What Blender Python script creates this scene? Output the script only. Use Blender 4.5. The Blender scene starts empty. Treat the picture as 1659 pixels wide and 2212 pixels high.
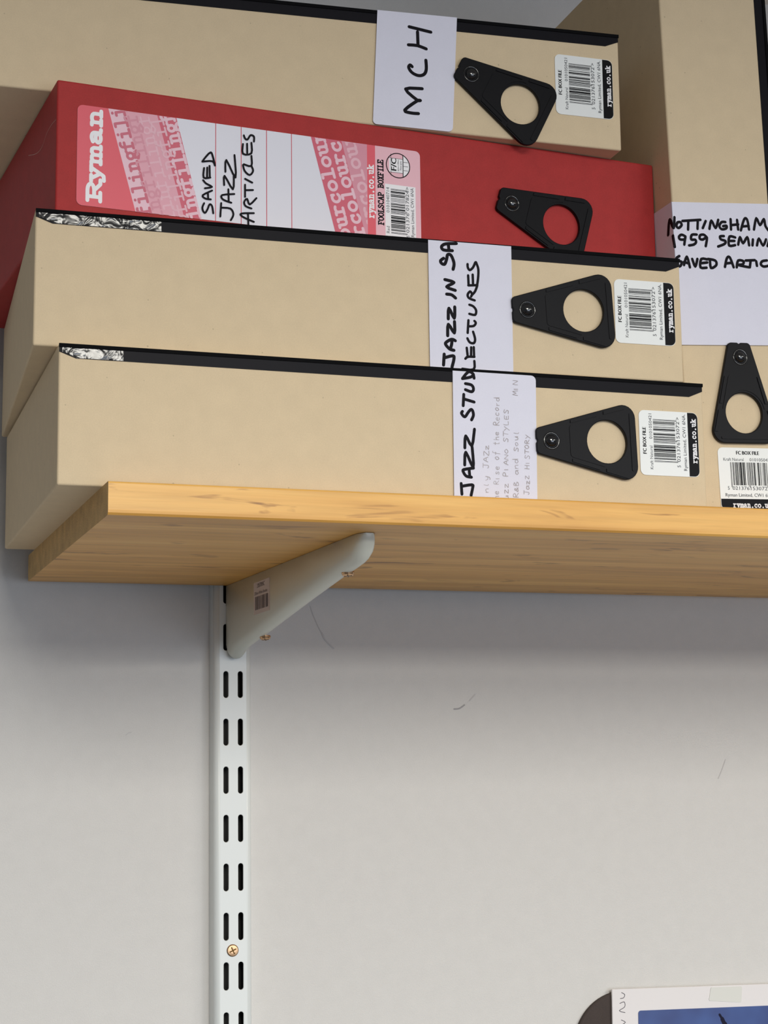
import bpy, bmesh, math, random
from mathutils import Matrix, Vector
random.seed(7)
D = bpy.data
C = bpy.context.scene.collection
SC = bpy.context.scene

# ---------------------------------------------------------------- camera
cam_d = D.cameras.new('camera'); cam = D.objects.new('camera', cam_d); C.objects.link(cam)
SC.camera = cam
cam_d.sensor_fit = 'VERTICAL'; cam_d.sensor_height = 36.0
cam_d.lens = 36.0 * 3710.4 / 2212.0
cam_d.clip_start = 0.02; cam_d.clip_end = 50
_yaw, _pit, _rol = 0.336692, 0.153892, -0.015377
_f = Vector((math.sin(_yaw) * math.cos(_pit), math.cos(_yaw) * math.cos(_pit), math.sin(_pit)))
_r = Vector((math.cos(_yaw), -math.sin(_yaw), 0)); _u = _r.cross(_f)
_r2 = _r * math.cos(_rol) + _u * math.sin(_rol); _u2 = -_r * math.sin(_rol) + _u * math.cos(_rol)
cam.matrix_world = Matrix(((_r2.x, _u2.x, -_f.x, -0.14916), (_r2.y, _u2.y, -_f.y, -1.15104), (_r2.z, _u2.z, -_f.z, -0.14872), (0, 0, 0, 1)))
# ---------------------------------------------------------------- light
SC.view_settings.view_transform = 'Standard'; SC.view_settings.look = 'None'
SC.view_settings.gamma = 1.0; SC.view_settings.use_curve_mapping = False
SC.view_settings.exposure = 0.12
world = D.worlds.new('world'); SC.world = world; world.use_nodes = True
_bg = world.node_tree.nodes['Background']
_bg.inputs[0].default_value = (0.84, 0.90, 1.0, 1); _bg.inputs[1].default_value = 0.15

def area(name, loc, aim, sx, sy, power, col):
    l = D.lights.new(name, 'AREA'); l.shape = 'RECTANGLE'; l.size = sx; l.size_y = sy
    l.energy = power; l.color = col
    o = D.objects.new(name, l); C.objects.link(o); o.location = loc
    o.rotation_euler = (Vector(aim) - Vector(loc)).to_track_quat("-Z", "Y").to_euler()
    return o
# long light panels flush in the low ceiling
for _x, _y, _p in ((0.07, -1.95, 32.0), (1.75, -1.95, 28.0), (0.07, -3.5, 84.0), (1.75, -3.5, 72.0)):
    area('ceiling_panel_light', (_x, _y, 0.455), (_x, _y, -1), 0.6, 1.2, _p, (1.0, 0.965, 0.88))
# added broad cool fill from across the room, no window there
area('cool_fill_light', (1.0, -3.6, -0.42), (0.2, 0, -0.1), 2.4, 1.1, 25.0, (0.76, 0.85, 1.0))

# ---------------------------------------------------------------- materials
def lin(c):
    return tuple(((v / 255) / 12.92 if v <= 10 else (((v / 255) + 0.055) / 1.055) ** 2.4) for v in c) + (1.0,)

def mat(name, rgb, rough=0.6, metal=0.0, spec=0.5):
    m = D.materials.new(name); m.use_nodes = True
    b = m.node_tree.nodes['Principled BSDF']
    b.inputs['Base Color'].default_value = lin(rgb); b.inputs['Roughness'].default_value = rough
    b.inputs['Metallic'].default_value = metal; b.inputs['Specular IOR Level'].default_value = spec
    return m

def nodes(m):
    nt = m.node_tree
    return nt, nt.nodes, nt.links, nt.nodes['Principled BSDF']

def noise_tex(nt, scale, detail=3, stretch=(1, 1, 1), rough=0.55):
    tc = nt.nodes.new('ShaderNodeTexCoord'); mp = nt.nodes.new('ShaderNodeMapping')
    mp.inputs['Scale'].default_value = stretch
    n = nt.nodes.new('ShaderNodeTexNoise'); n.inputs['Scale'].default_value = scale
    n.inputs['Detail'].default_value = detail; n.inputs['Roughness'].default_value = rough
    nt.links.new(tc.outputs['Object'], mp.inputs[0]); nt.links.new(mp.outputs[0], n.inputs['Vector'])
    return n

def ramp(nt, src, stops):
    r = nt.nodes.new('ShaderNodeValToRGB')
    e = r.color_ramp.elements
    while len(e) < len(stops): e.new(0.5)
    for k, (p, c) in enumerate(stops):
        e[k].position = p; e[k].color = c
    nt.links.new(src, r.inputs[0]); return r

def mul(nt, a, b, fac=1.0, mode='MULTIPLY'):
    m = nt.nodes.new('ShaderNodeMix'); m.data_type = 'RGBA'; m.blend_type = mode
    m.inputs[0].default_value = fac
    nt.links.new(a, m.inputs[6]); nt.links.new(b, m.inputs[7])
    return m.outputs[2]

def bump(nt, src, dist, strength=0.5):
    b = nt.nodes.new('ShaderNodeBump'); b.inputs['Strength'].default_value = strength
    b.inputs['Distance'].default_value = dist
    nt.links.new(src, b.inputs['Height']); nt.links.new(b.outputs[0], nt.nodes['Principled BSDF'].inputs['Normal'])

def g(v): return (v, v, v, 1)

def mottled(name, rgb, rough, speck=True, amp=0.05, bd=0.0001):
    m = mat(name, rgb, rough, spec=0.3); nt, N, L, B = nodes(m)
    n1 = noise_tex(nt, 90, 3); r1 = ramp(nt, n1.outputs[0], [(0.3, g(1 - amp)), (0.7, g(1.0))])
    n2 = noise_tex(nt, 1300, 2); r2 = ramp(nt, n2.outputs[0], [(0.3, g(1 - amp)), (0.7, g(1.0))])
    rgbn = N.new('ShaderNodeRGB'); rgbn.outputs[0].default_value = lin(rgb)
    c = mul(nt, rgbn.outputs[0], r1.outputs[0]); c = mul(nt, c, r2.outputs[0])
    if speck:
        n3 = noise_tex(nt, 520, 0); r3 = ramp(nt, n3.outputs[0], [(0.13, g(0.72)), (0.18, g(1.0))])
        c = mul(nt, c, r3.outputs[0])
    L.new(c, B.inputs['Base Color']); bump(nt, n2.outputs[0], bd)
    return m

KRAFT = mottled('kraft_board', (218, 197, 163), 0.75)
REDP = mottled('red_board', (176, 48, 47), 0.62, speck=False, amp=0.12)
PAPER = mottled('white_paper', (222, 221, 234), 0.8, speck=False, amp=0.02, bd=0.00004)
WALLM = mottled('wall_paint', (214, 212, 209), 0.85, speck=False, amp=0.03, bd=0.0003)
STICK = mat('white_sticker', (232, 234, 232), 0.4)
BLACKGLOSS = mat('black_gloss_paper', (17, 16, 22), 0.5, spec=0.12)
BLACKBOARD = mat('black_board', (9, 9, 11), 0.8, spec=0.1)
PLASTIC = mat('black_plastic', (13, 13, 17), 0.42, spec=0.14)
STUDM = mat('black_rivet', (14, 14, 16), 0.1, spec=0.9)
INK = mat('marker_ink', (20, 18, 24), 0.6, spec=0.1)
FAINT = mat('faint_pencil', (168, 160, 162), 0.7)
PRINTBLK = mat('black_print', (13, 13, 17), 0.5, spec=0.12)
PRINTGREY = mat('grey_print', (72, 74, 80), 0.5)
PRINTWHITE = mat('white_print', (238, 236, 238), 0.5)
WHITEMETAL = mat('white_enamel', (222, 226, 224), 0.28)
BRACKM = mat('cream_enamel', (214, 215, 203), 0.33)
INNER = mat('dark_steel_slot_shade', (40, 40, 38), 0.6)  # steel of the hooks; also colours in the shade behind the slots
BRASS = mat('yellow_zinc_screw', (196, 158, 120), 0.3, 0.9)
BRASSDARK = mat('screw_recess', (84, 62, 30), 0.4, 0.9)
CEILM = mat('ceiling_paint', (225, 224, 220), 0.9)
FLOORM = mottled('carpet', (66, 66, 70), 0.9, speck=False)
PINK = dict(red=mat('label_red', (216, 84, 98), 0.45), redlight=mat('label_red_light', (206, 92, 112), 0.45),
            pale=mat('label_pale_pink', (230, 190, 202), 0.45), mid=mat('label_mid_pink', (222, 160, 174), 0.45),
            rose=mat('label_rose', (200, 100, 120), 0.45), rule=mat('label_rule', (200, 60, 80), 0.5),
            blush=mat('label_blush', (232, 182, 192), 0.45), soft=mat('label_soft', (226, 176, 188), 0.45),
            dusk=mat('label_dusk', (212, 142, 158), 0.45))

def worn_mat():
    m = mat('crinkled_gloss_tape', (24, 24, 26), 0.2, spec=0.6); m.node_tree.nodes['Principled BSDF'].inputs['IOR'].default_value = 1.6; nt, N, L, B = nodes(m)
    n = noise_tex(nt, 130, 2, (1, 1, 1), 0.5); n.inputs['Distortion'].default_value = 0.8
    bump(nt, n.outputs[0], 0.003, 0.45)
    return m
WORN = worn_mat()

def wood_mat():
    m = mat('stained_pine', (214, 160, 88), 0.42); nt, N, L, B = nodes(m)
    n1 = noise_tex(nt, 7, 4, (0.55, 7, 9)); n1.inputs['Distortion'].default_value = 0.5
    r1 = ramp(nt, n1.outputs[0], [(0.25, lin((196, 138, 58))), (0.5, lin((226, 170, 84))), (0.72, lin((240, 190, 104)))])
    n2 = noise_tex(nt, 30, 4, (0.35, 7, 9)); r2 = ramp(nt, n2.outputs[0], [(0.3, (0.86, 0.84, 0.79, 1)), (0.55, g(1.0))])
    n3 = noise_tex(nt, 14, 3, (1.0, 3.2, 9.0)); n3.inputs['Distortion'].default_value = 1.4
    r3 = ramp(nt, n3.outputs[0], [(0.62, g(1.0)), (0.69, (0.66, 0.58, 0.47, 1)), (0.75, (0.42, 0.33, 0.23, 1))])
    c = mul(nt, r1.outputs[0], r2.outputs[0]); c = mul(nt, c, r3.outputs[0])
    L.new(c, B.inputs['Base Color']); bump(nt, n2.outputs[0], 0.0004, 0.5)
    return m
WOOD = wood_mat()
ENDM = mottled('pine_end_grain', (222, 182, 120), 0.7, speck=False, amp=0.3, bd=0.0005)

# ---------------------------------------------------------------- helpers
def link(o, parent=None):
    C.objects.link(o)
    if parent is not None: o.parent = parent
    return o

def obj(name, bm, m, parent=None, smooth=False):
    me = D.meshes.new(name)
    if smooth:
        for f in bm.faces: f.smooth = True
    bm.to_mesh(me); bm.free()
    for k in (m if isinstance(m, (list, tuple)) else [m]): me.materials.append(k)
    return link(D.objects.new(name, me), parent)

def thing(name, label, cat, mat4=None, group=None):
    o = link(D.objects.new(name, None)); o.empty_display_size = 0.02
    if mat4 is not None: o.matrix_world = mat4
    o['label'] = label; o['category'] = cat
    if group: o['group'] = group
    return o

def box_bm(x0, x1, y0, y1, z0, z1, bev=0.0, seg=2, bm=None):
    new = bm is None
    if new: bm = bmesh.new()
    vs = [bm.verts.new((x, y, z)) for x in (x0, x1) for y in (y0, y1) for z in (z0, z1)]
    idx = ((0, 1, 3, 2), (4, 6, 7, 5), (0, 4, 5, 1), (2, 3, 7, 6), (0, 2, 6, 4), (1, 5, 7, 3))
    for q in idx: bm.faces.new([vs[k] for k in q])
    if bev and new:
        bmesh.ops.bevel(bm, geom=list(bm.edges), offset=bev, segments=seg, profile=0.5, affect='EDGES')
    return bm

def prism_bm(pts, y0, y1, bm=None):
    """polygon pts in (x, z), extruded from y0 (front) to y1"""
    if bm is None: bm = bmesh.new()
    n = len(pts)
    a = [bm.verts.new((p[0], y0, p[1])) for p in pts]; b = [bm.verts.new((p[0], y1, p[1])) for p in pts]
    bm.faces.new(a); bm.faces.new(b[::-1])
    for k in range(n): bm.faces.new((a[k], b[k], b[(k + 1) % n], a[(k + 1) % n]))
    bmesh.ops.recalc_face_normals(bm, faces=list(bm.faces))
    return bm

def rounded(pts, rs, seg=6):
    out = []; n = len(pts)
    for k in range(n):
        p = Vector(pts[k]); a = Vector(pts[k - 1]); b = Vector(pts[(k + 1) % n]); r = rs[k] if isinstance(rs, (list, tuple)) else rs
        if r <= 0: out.append((p.x, p.y)); continue
        da = (a - p).normalized(); db = (b - p).normalized()
        ang = da.angle(db); t = min(r / math.tan(ang / 2), 0.49 * min((a - p).length, (b - p).length)); r = t * math.tan(ang / 2)
        c = p + (da + db).normalized() * (r / math.sin(ang / 2))
        s = p + da * t - c; e = p + db * t - c
        a0 = math.atan2(s.y, s.x); a1 = math.atan2(e.y, e.x); d = (a1 - a0 + math.pi) % (2 * math.pi) - math.pi
        for q in range(seg + 1):
            w = a0 + d * q / seg; out.append((c.x + r * math.cos(w), c.y + r * math.sin(w)))
    return out

def curve_mesh(loops, ext, bev, bseg=1):
    """filled 2-D outline with holes, thickness 2*ext (+bevel) -> mesh, in the XY plane"""
    cu = D.curves.new('tmp', 'CURVE'); cu.dimensions = '2D'; cu.fill_mode = 'BOTH'
    K = 100.0
    cu.extrude = ext * K; cu.bevel_depth = bev * K; cu.bevel_resolution = bseg
    for lp in loops:
        s = cu.splines.new('POLY'); s.points.add(len(lp) - 1); s.use_cyclic_u = True
        for k, p in enumerate(lp): s.points[k].co = (p[0] * K, p[1] * K, 0, 1)
    o = D.objects.new('tmp', cu); C.objects.link(o)
    dg = bpy.context.evaluated_depsgraph_get(); me = D.meshes.new_from_object(o.evaluated_get(dg))
    D.objects.remove(o); D.curves.remove(cu)
    me.transform(Matrix.Scale(1 / K, 4)); return me

_font_cache = {}
def text_mesh(body, size, spacing=1.0):
    cu = D.curves.new('tmp', 'FONT'); cu.body = body; cu.size = size; cu.resolution_u = 2; cu.space_character = spacing
    o = D.objects.new('tmp', cu); C.objects.link(o)
    dg = bpy.context.evaluated_depsgraph_get(); me = D.meshes.new_from_object(o.evaluated_get(dg))
    D.objects.remove(o); D.curves.remove(cu)
    bm = bmesh.new(); bm.from_mesh(me); D.meshes.remove(me)
    return bm

class Print:
    """flat print: convex polygons in (u, v) on the face plane y = const, each a hair above the last"""
    def __init__(s, y, clip=None, fold=False):
        s.bm = bmesh.new(); s.y = y; s.clip = clip; s.k = 0; s.fold = fold
    def poly(s, pts):
        if s.clip:
            for q in range(len(s.clip)):
                a = s.clip[q]; b = s.clip[(q + 1) % len(s.clip)]; out = []
                side = lambda p: (b[0] - a[0]) * (p[1] - a[1]) - (b[1] - a[1]) * (p[0] - a[0])
                for k in range(len(pts)):
                    p = pts[k - 1]; r = pts[k]; sp = side(p); sr = side(r)
                    if (sp >= 0) != (sr >= 0):
                        t = sp / (sp - sr); out.append((p[0] + t * (r[0] - p[0]), p[1] + t * (r[1] - p[1])))
                    if sr >= 0: out.append(r)
                pts = out
                if len(pts) < 3: return
        if s.fold and min(p[0] for p in pts) < -.0010 - 1e-9 and max(p[0] for p in pts) > -.0010 + 1e-9:
            for sg in (1, -1):                       # split at the folded edge
                out = []
                for k in range(len(pts)):
                    p = pts[k - 1]; r = pts[k]; sp = sg * (p[0] + .0010); sr = sg * (r[0] + .0010)
                    if (sp >= 0) != (sr >= 0):
                        t = sp / (sp - sr); out.append((-.0010, p[1] + t * (r[1] - p[1])))
                    if sr >= 0: out.append(r)
                if len(out) > 2: s.poly(out)
            return
        s.k += 1; y = s.y - s.k * 1.5e-7; side_ = s.fold and max(p[0] for p in pts) <= -.0010 + 1e-9
        vs = []
        for u, v in pts:
            if side_: vs.append(s.bm.verts.new((y, -(u + .0010) * 1.9 + y, v)))
            else: vs.append(s.bm.verts.new((u, y, v)))
        try: f = s.bm.faces.new(vs)
        except ValueError: return
        f.normal_update()
        if f.normal.y > 0: f.normal_flip()
    def stroke(s, pts, w, caps=True):
        for k in range(len(pts) - 1):
            a = Vector(pts[k]); b = Vector(pts[k + 1]); d = b - a
            if d.length < 1e-7: continue
            n = Vector((-d.y, d.x)).normalized() * (w / 2)
            s.poly([tuple(a + n), tuple(b + n), tuple(b - n), tuple(a - n)])
        if caps:
            for p in pts:
                s.poly([(p[0] + w / 2 * math.cos(q * math.pi / 4 + .39), p[1] + w / 2 * math.sin(q * math.pi / 4 + .39)) for q in range(8)])
    def text(s, body, size, org, width=None, bold=0.0):
        """sans text, read along +u, org = baseline start"""
        t = text_mesh(body, size)
        xs = [v.co.x for v in t.verts]; k = (width / (max(xs) - min(xs))) if width else 1.0; x0 = min(xs)
        offs = [(0, 0)] if not bold else [(0, 0), (bold, 0)]
        for ox, oy in offs:
            for f in t.faces:
                s.poly([(org[0] + (v.co.x - x0) * k + ox, org[1] + v.co.y + oy) for v in f.verts])
        t.free()
    def done(s, name, m, parent): return obj(name, s.bm, m, parent)

def smooth_path(pts, n=3):
    """Catmull-Rom"""
    if len(pts) < 3: return pts
    P = [pts[0]] + list(pts) + [pts[-1]]; out = []
    for k in range(1, len(P) - 2):
        p0, p1, p2, p3 = P[k - 1:k + 3]
        for q in range(n):
            t = q / n
            out.append(tuple(0.5 * (2 * p1[i] + (p2[i] - p0[i]) * t + (2 * p0[i] - 5 * p1[i] + 4 * p2[i] - p3[i]) * t * t + (3 * p1[i] - p0[i] - 3 * p2[i] + p3[i]) * t ** 3) for i in (0, 1)))
    out.append(tuple(pts[-1])); return out

# slab-serif typewriter alphabet: strokes on a cell one unit wide, x-height 1, ascender 1.42
def arc(cx, cy, rx, ry, a0, a1, n=10):
    return [(cx + rx * math.cos(math.radians(a0 + (a1 - a0) * k / n)), cy + ry * math.sin(math.radians(a0 + (a1 - a0) * k / n))) for k in range(n + 1)]
SLAB = {
 'f': [[(.3, 0), (.3, 1.1)] + arc(.58, 1.1, .28, .3, 180, 60, 6), [(.08, 0), (.6, 0)], [(.08, .92), (.72, .92)]],
 'i': [[(.5, 0), (.5, .95)], [(.5, .95), (.2, .95)], [(.12, 0), (.88, 0)], [(.46, 1.35), (.5, 1.35)]],
 'l': [[(.5, 0), (.5, 1.38)], [(.5, 1.38), (.2, 1.38)], [(.12, 0), (.88, 0)]],
 'n': [[(.25, 0), (.25, .95)], [(.25, .95), (.08, .95)], [(.25, .7)] + arc(.5, .68, .25, .28, 150, 0, 6) + [(.75, 0)], [(.08, 0), (.42, 0)], [(.6, 0), (.93, 0)]],
 'g': [arc(.45, .58, .3, .36, 0, 360, 12), [(.7, .85), (.95, .95)], [(.3, .26), (.22, .08), (.7, .0), (.86, -.2), (.5, -.42), (.14, -.25), (.24, -.03)]],
 'o': [arc(.5, .48, .38, .46, 0, 360, 14)],
 'u': [[(.25, .95), (.25, .3)] + arc(.48, .28, .23, .28, 180, 330, 6) + [(.74, .3)], [(.74, .95), (.74, 0)], [(.05, .95), (.25, .95)], [(.55, .95), (.74, .95)], [(.74, 0), (.93, 0)]],
 'r': [[(.32, 0), (.32, .95)], [(.1, .95), (.32, .95)], [(.32, .6)] + arc(.62, .62, .3, .32, 160, 50, 5), [(.1, 0), (.62, 0)]],
 'c': [arc(.5, .48, .36, .46, 50, 320, 12), [(.76, .95), (.76, .68)]],
 'y': [[(.2, .95), (.5, .08)], [(.82, .95), (.4, -.32), (.12, -.36)], [(.03, .95), (.4, .95)], [(.62, .95), (.98, .95)]],
 'm': [[(.12, 0), (.12, .95)], [(-.02, .95), (.12, .95)], [(.12, .7), (.26, .92), (.42, .9), (.5, .7), (.5, 0)], [(.5, .7), (.64, .92), (.82, .9), (.9, .7), (.9, 0)], [(-.02, 0), (.24, 0)], [(.4, 0), (.62, 0)], [(.8, 0), (1.03, 0)]],
 'a': [[(.18, .82)] + arc(.45, .66, .27, .3, 110, 0, 5) + [(.72, .05), (.92, 0)], arc(.42, .28, .27, .27, 0, 360, 10)],
 'k': [[(.22, 0), (.22, 1.38)], [(.05, 1.38), (.22, 1.38)], [(.75, .95), (.25, .4)], [(.42, .55), (.82, 0)], [(.05, 0), (.42, 0)], [(.65, 0), (.98, 0)], [(.58, .95), (.92, .95)]],
 '.': [[(.48, .04), (.5, .04)]],
 'R': [[(.22, 0), (.22, 1.38)], [(.0, 0), (.46, 0)], [(.0, 1.38), (.55, 1.38)] + arc(.55, 1.02, .32, .36, 90, -90, 7) + [(.22, .66)], [(.55, .66), (.88, .0), (1.1, 0)]],
 'F': [[(.22, 0), (.22, 1.38)], [(0, 0), (.5, 0)], [(0, 1.38), (.9, 1.38), (.9, 1.08)], [(.22, .7), (.65, .7)]],
 'O': [arc(.5, .69, .42, .68, 0, 360, 14)],
 'L': [[(.25, 0), (.25, 1.38)], [(.02, 1.38), (.5, 1.38)], [(.02, 0), (.92, 0), (.92, .35)]],
 'S': [[(.85, 1.05), (.78, 1.3), (.5, 1.4), (.2, 1.25), (.18, .95), (.5, .72), (.82, .5), (.82, .15), (.5, -.02), (.2, .08), (.12, .35)]],
 'C': [arc(.52, .69, .42, .68, 50, 310, 12), [(.86, 1.38), (.86, 1.0)]],
 'A': [[(.12, 0), (.5, 1.38), (.88, 0)], [(.25, .45), (.75, .45)], [(-.03, 0), (.3, 0)], [(.7, 0), (1.03, 0)]],
 'P': [[(.22, 0), (.22, 1.38)], [(.0, 0), (.46, 0)], [(.0, 1.38), (.55, 1.38)] + arc(.55, 1.0, .34, .38, 90, -90, 7) + [(.22, .62)]],
 'B': [[(.2, 0), (.2, 1.38)], [(.0, 1.38), (.55, 1.38)] + arc(.55, 1.05, .28, .33, 90, -90, 6) + [(.2, .72)], [(.55, .72)] + arc(.55, .36, .33, .36, 90, -90, 6) + [(0, 0)]],
 'X': [[(.15, 1.38), (.85, 0)], [(.85, 1.38), (.15, 0)], [(0, 1.38), (.34, 1.38)], [(.66, 1.38), (1, 1.38)], [(0, 0), (.34, 0)], [(.66, 0), (1, 0)]],
 'I': [[(.5, 0), (.5, 1.38)], [(.2, 1.38), (.8, 1.38)], [(.2, 0), (.8, 0)]],
 'E': [[(.22, 0), (.22, 1.38)], [(.0, 1.38), (.88, 1.38), (.88, 1.1)], [(.0, 0), (.92, 0), (.92, .3)], [(.22, .7), (.65, .7)]],
}
def slab(P, body, org, d, h, pitch, w, xs=None, lean=0.0):
    """org baseline start, d = unit reading direction, h = x-height, pitch = advance, w = stroke width"""
    up = (-d[1], d[0]); gw = xs or pitch * 0.92
    for k, ch in enumerate(body):
        for st in SLAB.get(ch, []):
            pts = []
            for a, b in st:
                s = k * pitch + a * gw + lean * b * h; t = b * h
                pts.append((org[0] + d[0] * s + up[0] * t, org[1] + d[1] * s + up[1] * t))
            ww = w * (1.6 if ch == '.' else 1.0)
            P.stroke(pts, ww)

# single-stroke pencil hand
HAND = {
 'n': [[(0, .9), (.05, 0)], [(.05, .6), (.35, .9), (.5, .7), (.55, 0)]], 'l': [[(.2, 1.6), (.15, .1), (.35, 0)]],
 'y': [[(0, .9), (.15, .1), (.5, .2)], [(.55, .9), (.45, -.5), (.1, -.6)]], 'J': [[(0, 1.6), (.7, 1.6)], [(.4, 1.6), (.4, .1), (.1, 0), (0, .3)]],
 'a': [[(.55, .8), (.15, .85), (0, .4), (.2, 0), (.5, .3), (.55, .9), (.65, 0)]], 'z': [[(0, .9), (.55, .9), (.05, 0), (.65, 0)]],
 'A': [[(0, 0), (.35, 1.5), (.7, 0)], [(.1, .6), (.6, .6)]], 'Z': [[(0, 1.4), (.65, 1.4), (.05, 0), (.75, 0)]],
 'h': [[(.05, 1.6), (.05, 0)], [(.05, .6), (.35, .9), (.5, .7), (.55, 0)]], 'e': [[(.05, .5), (.5, .55), (.4, .9), (.1, .8), (0, .4), (.2, 0), (.55, .15)]],
 'R': [[(.05, 0), (.05, 1.5), (.5, 1.4), (.5, .9), (.05, .8), (.7, 0)]], 'i': [[(.1, .9), (.15, 0)]], 's': [[(.5, .8), (.2, .9), (.1, .6), (.45, .35), (.4, 0), (0, .1)]],
 'o': [[(.3, .9), (0, .5), (.2, 0), (.5, .3), (.45, .8), (.3, .9)]], 'f': [[(.6, 1.5), (.35, 1.5), (.2, -.4)], [(0, .8), (.5, .8)]], 't': [[(.25, 1.5), (.25, 0), (.45, .1)], [(0, 1), (.5, 1)]],
 'T': [[(0, 1.4), (.8, 1.4)], [(.4, 1.4), (.35, 0)]], 'c': [[(.5, .75), (.2, .9), (0, .4), (.2, 0), (.5, .15)]], 'r': [[(.05, .9), (.1, 0)], [(.1, .6), (.45, .9)]],
 'd': [[(.5, .7), (.1, .8), (0, .3), (.25, 0), (.5, .4), (.5, 1.6), (.6, 0)]], 'u': [[(0, .9), (.1, .1), (.4, .1), (.5, .9), (.55, 0)]],
 'B': [[(.05, 0), (.05, 1.5), (.5, 1.3), (.05, .8), (.6, .5), (.4, 0), (.05, 0)]], 'P': [[(.05, 0), (.05, 1.5), (.55, 1.3), (.45, .8), (.05, .7)]],
 'I': [[(.1, 1.2), (.15, 0)]], 'N': [[(0, 0), (.05, 1.3), (.6, 0), (.65, 1.3)]], 'O': [[(.35, 1.2), (0, .6), (.3, 0), (.65, .6), (.35, 1.2)]],
 'S': [[(.65, 1.2), (.25, 1.4), (.1, 1), (.55, .5), (.4, 0), (0, .1)]], 'Y': [[(0, 1.3), (.3, .7)], [(.65, 1.3), (.1, -.3)]], 'L': [[(.05, 1.4), (.05, 0), (.6, .05)]],
 'E': [[(.6, 1.2), (.05, 1.2), (.05, 0), (.6, 0)], [(.05, .6), (.5, .6)]], '&': [[(.6, 0), (.15, .9), (.35, 1.2), (.45, .9), (0, .3), (.2, 0), (.6, .5)]],
 'H': [[(.05, 1.4), (.05, 0)], [(.6, 1.4), (.6, 0)], [(.05, .7), (.6, .7)]], 'M': [[(0, 0), (.1, 1.3), (.35, .4), (.6, 1.3), (.75, 0)]],
}
def hand(P, body, org, end, xh, w, rnd):
    d = Vector((end[0] - org[0], end[1] - org[1])); L = d.length; d.normalize(); up = Vector((-d.y, d.x))
    adv = L / len(body)
    for k, ch in enumerate(body):
        j = rnd.uniform(-.12, .12) * xh; sc = rnd.uniform(.85, 1.12)
        for st in HAND.get(ch, []):
            P.stroke([tuple(Vector(org) + d * (k * adv + a * adv * 1.15) + up * (b * xh * sc + j)) for a, b in smooth_path(st, 2)], w * rnd.uniform(.7, 1.2), caps=False)

# EAN-13
_Lc = ['0001101', '0011001', '0010011', '0111101', '0100011', '0110001', '0101111', '0111011', '0110111', '0001011']
_par = ['LLLLLL', 'LLGLGG', 'LLGGLG', 'LLGGGL', 'LGLLGG', 'LGGLLG', 'LGGGLL', 'LGLGLG', 'LGLGGL', 'LGGLGL']
def ean(code):
    out = '101'
    for k, ch in enumerate(code[1:7]):
        c = _Lc[int(ch)]
        if _par[int(code[0])][k] == 'G': c = ''.join('1' if q == '0' else '0' for q in c)[::-1]
        out += c
    out += '01010'
    for ch in code[7:]: out += ''.join('1' if q == '0' else '0' for q in _Lc[int(ch)])
    return out + '101'
def barcode(P, code, u0, u1, vtop, vbot):
    bits = ean(code); w = (u1 - u0) / len(bits); k = 0
    while k < len(bits):
        if bits[k] == '1':
            n = 1
            while k + n < len(bits) and bits[k + n] == '1': n += 1
            guard = k < 3 or k > len(bits) - 4 or 44 < k < 50
            b = vbot - (0.0012 if guard else 0)
            P.poly([(u0 + k * w, b), (u0 + (k + n) * w, b), (u0 + (k + n) * w, vtop), (u0 + k * w, vtop)]); k += n
        else: k += 1

# ---------------------------------------------------------------- the setting
W, H, DEP, T = 0.368, 0.07326, 0.24894, 0.01710
def structure(name, bm, m):
    o = obj(name, bm, m); o['kind'] = 'structure'; return o
wall = structure('wall_back', box_bm(-2.2, 2.8, 0, 0.1, -1.95, 0.475), WALLM)
structure('ceiling', box_bm(-2.2, 2.8, -4.8, 0, 0.475, 0.53), CEILM)
structure('floor', box_bm(-2.2, 2.8, -4.8, 0, -2.05, -1.95), FLOORM)

SCUFF = mat('grey_scuff', (198, 196, 195), 0.8)
SCUFFD = mat('dark_scuff', (165, 163, 164), 0.8)
def scuff(pts, w, m):
    P = Print(-0.0003); P.stroke(smooth_path(pts, 4), w); P.done('scuff_mark', m, wall)
scuff([(.3045, -.1004), (.3085, -.1000), (.3125, -.0975)], .0011, SCUFFD)
scuff([(.3165, -.0945), (.3185, -.0925), (.3209, -.0901)], .0008, SCUFF)
scuff([(.1979, -.0287), (.2000, -.035), (.2046, -.0449), (.2075, -.049)], .0006, SCUFF)
scuff([(.2060, -.047), (.2085, -.052), (.2146, -.0578)], .0010, SCUFF)
scuff([(.5233, -.1387), (.5195, -.147), (.5166, -.1524)], .0007, SCUFF)
scuff([(.0683, -.1174), (.0700, -.1160), (.0718, -.1156)], .0006, SCUFF)

# ---------------------------------------------------------------- shelf
YB = -0.0150; YF = YB - 0.29475
shelf = thing('wall_shelf', 'golden stained pine board shelf carried by the white bracket, stacked with box files', 'shelf', Matrix.Translation((0, 0, 0)))
bm = box_bm(0, 1.02, YF, YB, -T, 0)
for f in bm.faces:
    if abs(f.calc_center_median().x) < 1e-6: f.material_index = 1
fe = [e for e in bm.edges if all(abs(v.co.y - YF) < 1e-6 for v in e.verts) and abs(e.verts[0].co.z - e.verts[1].co.z) < 1e-6]
lo = [e for e in fe if e.verts[0].co.z < -T / 2]; hi = [e for e in fe if e.verts[0].co.z > -T / 2]
bmesh.ops.bevel(bm, geom=lo, offset=0.0028, segments=3, profile=0.6, affect='EDGES')
hi = [e for e in bm.edges if all(abs(v.co.y - YF) < 1e-6 and abs(v.co.z) < 1e-6 for v in e.verts)]
bmesh.ops.bevel(bm, geom=hi, offset=0.0010, segments=2, profile=0.5, affect='EDGES')
obj('board', bm, [WOOD, ENDM], shelf)

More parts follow.
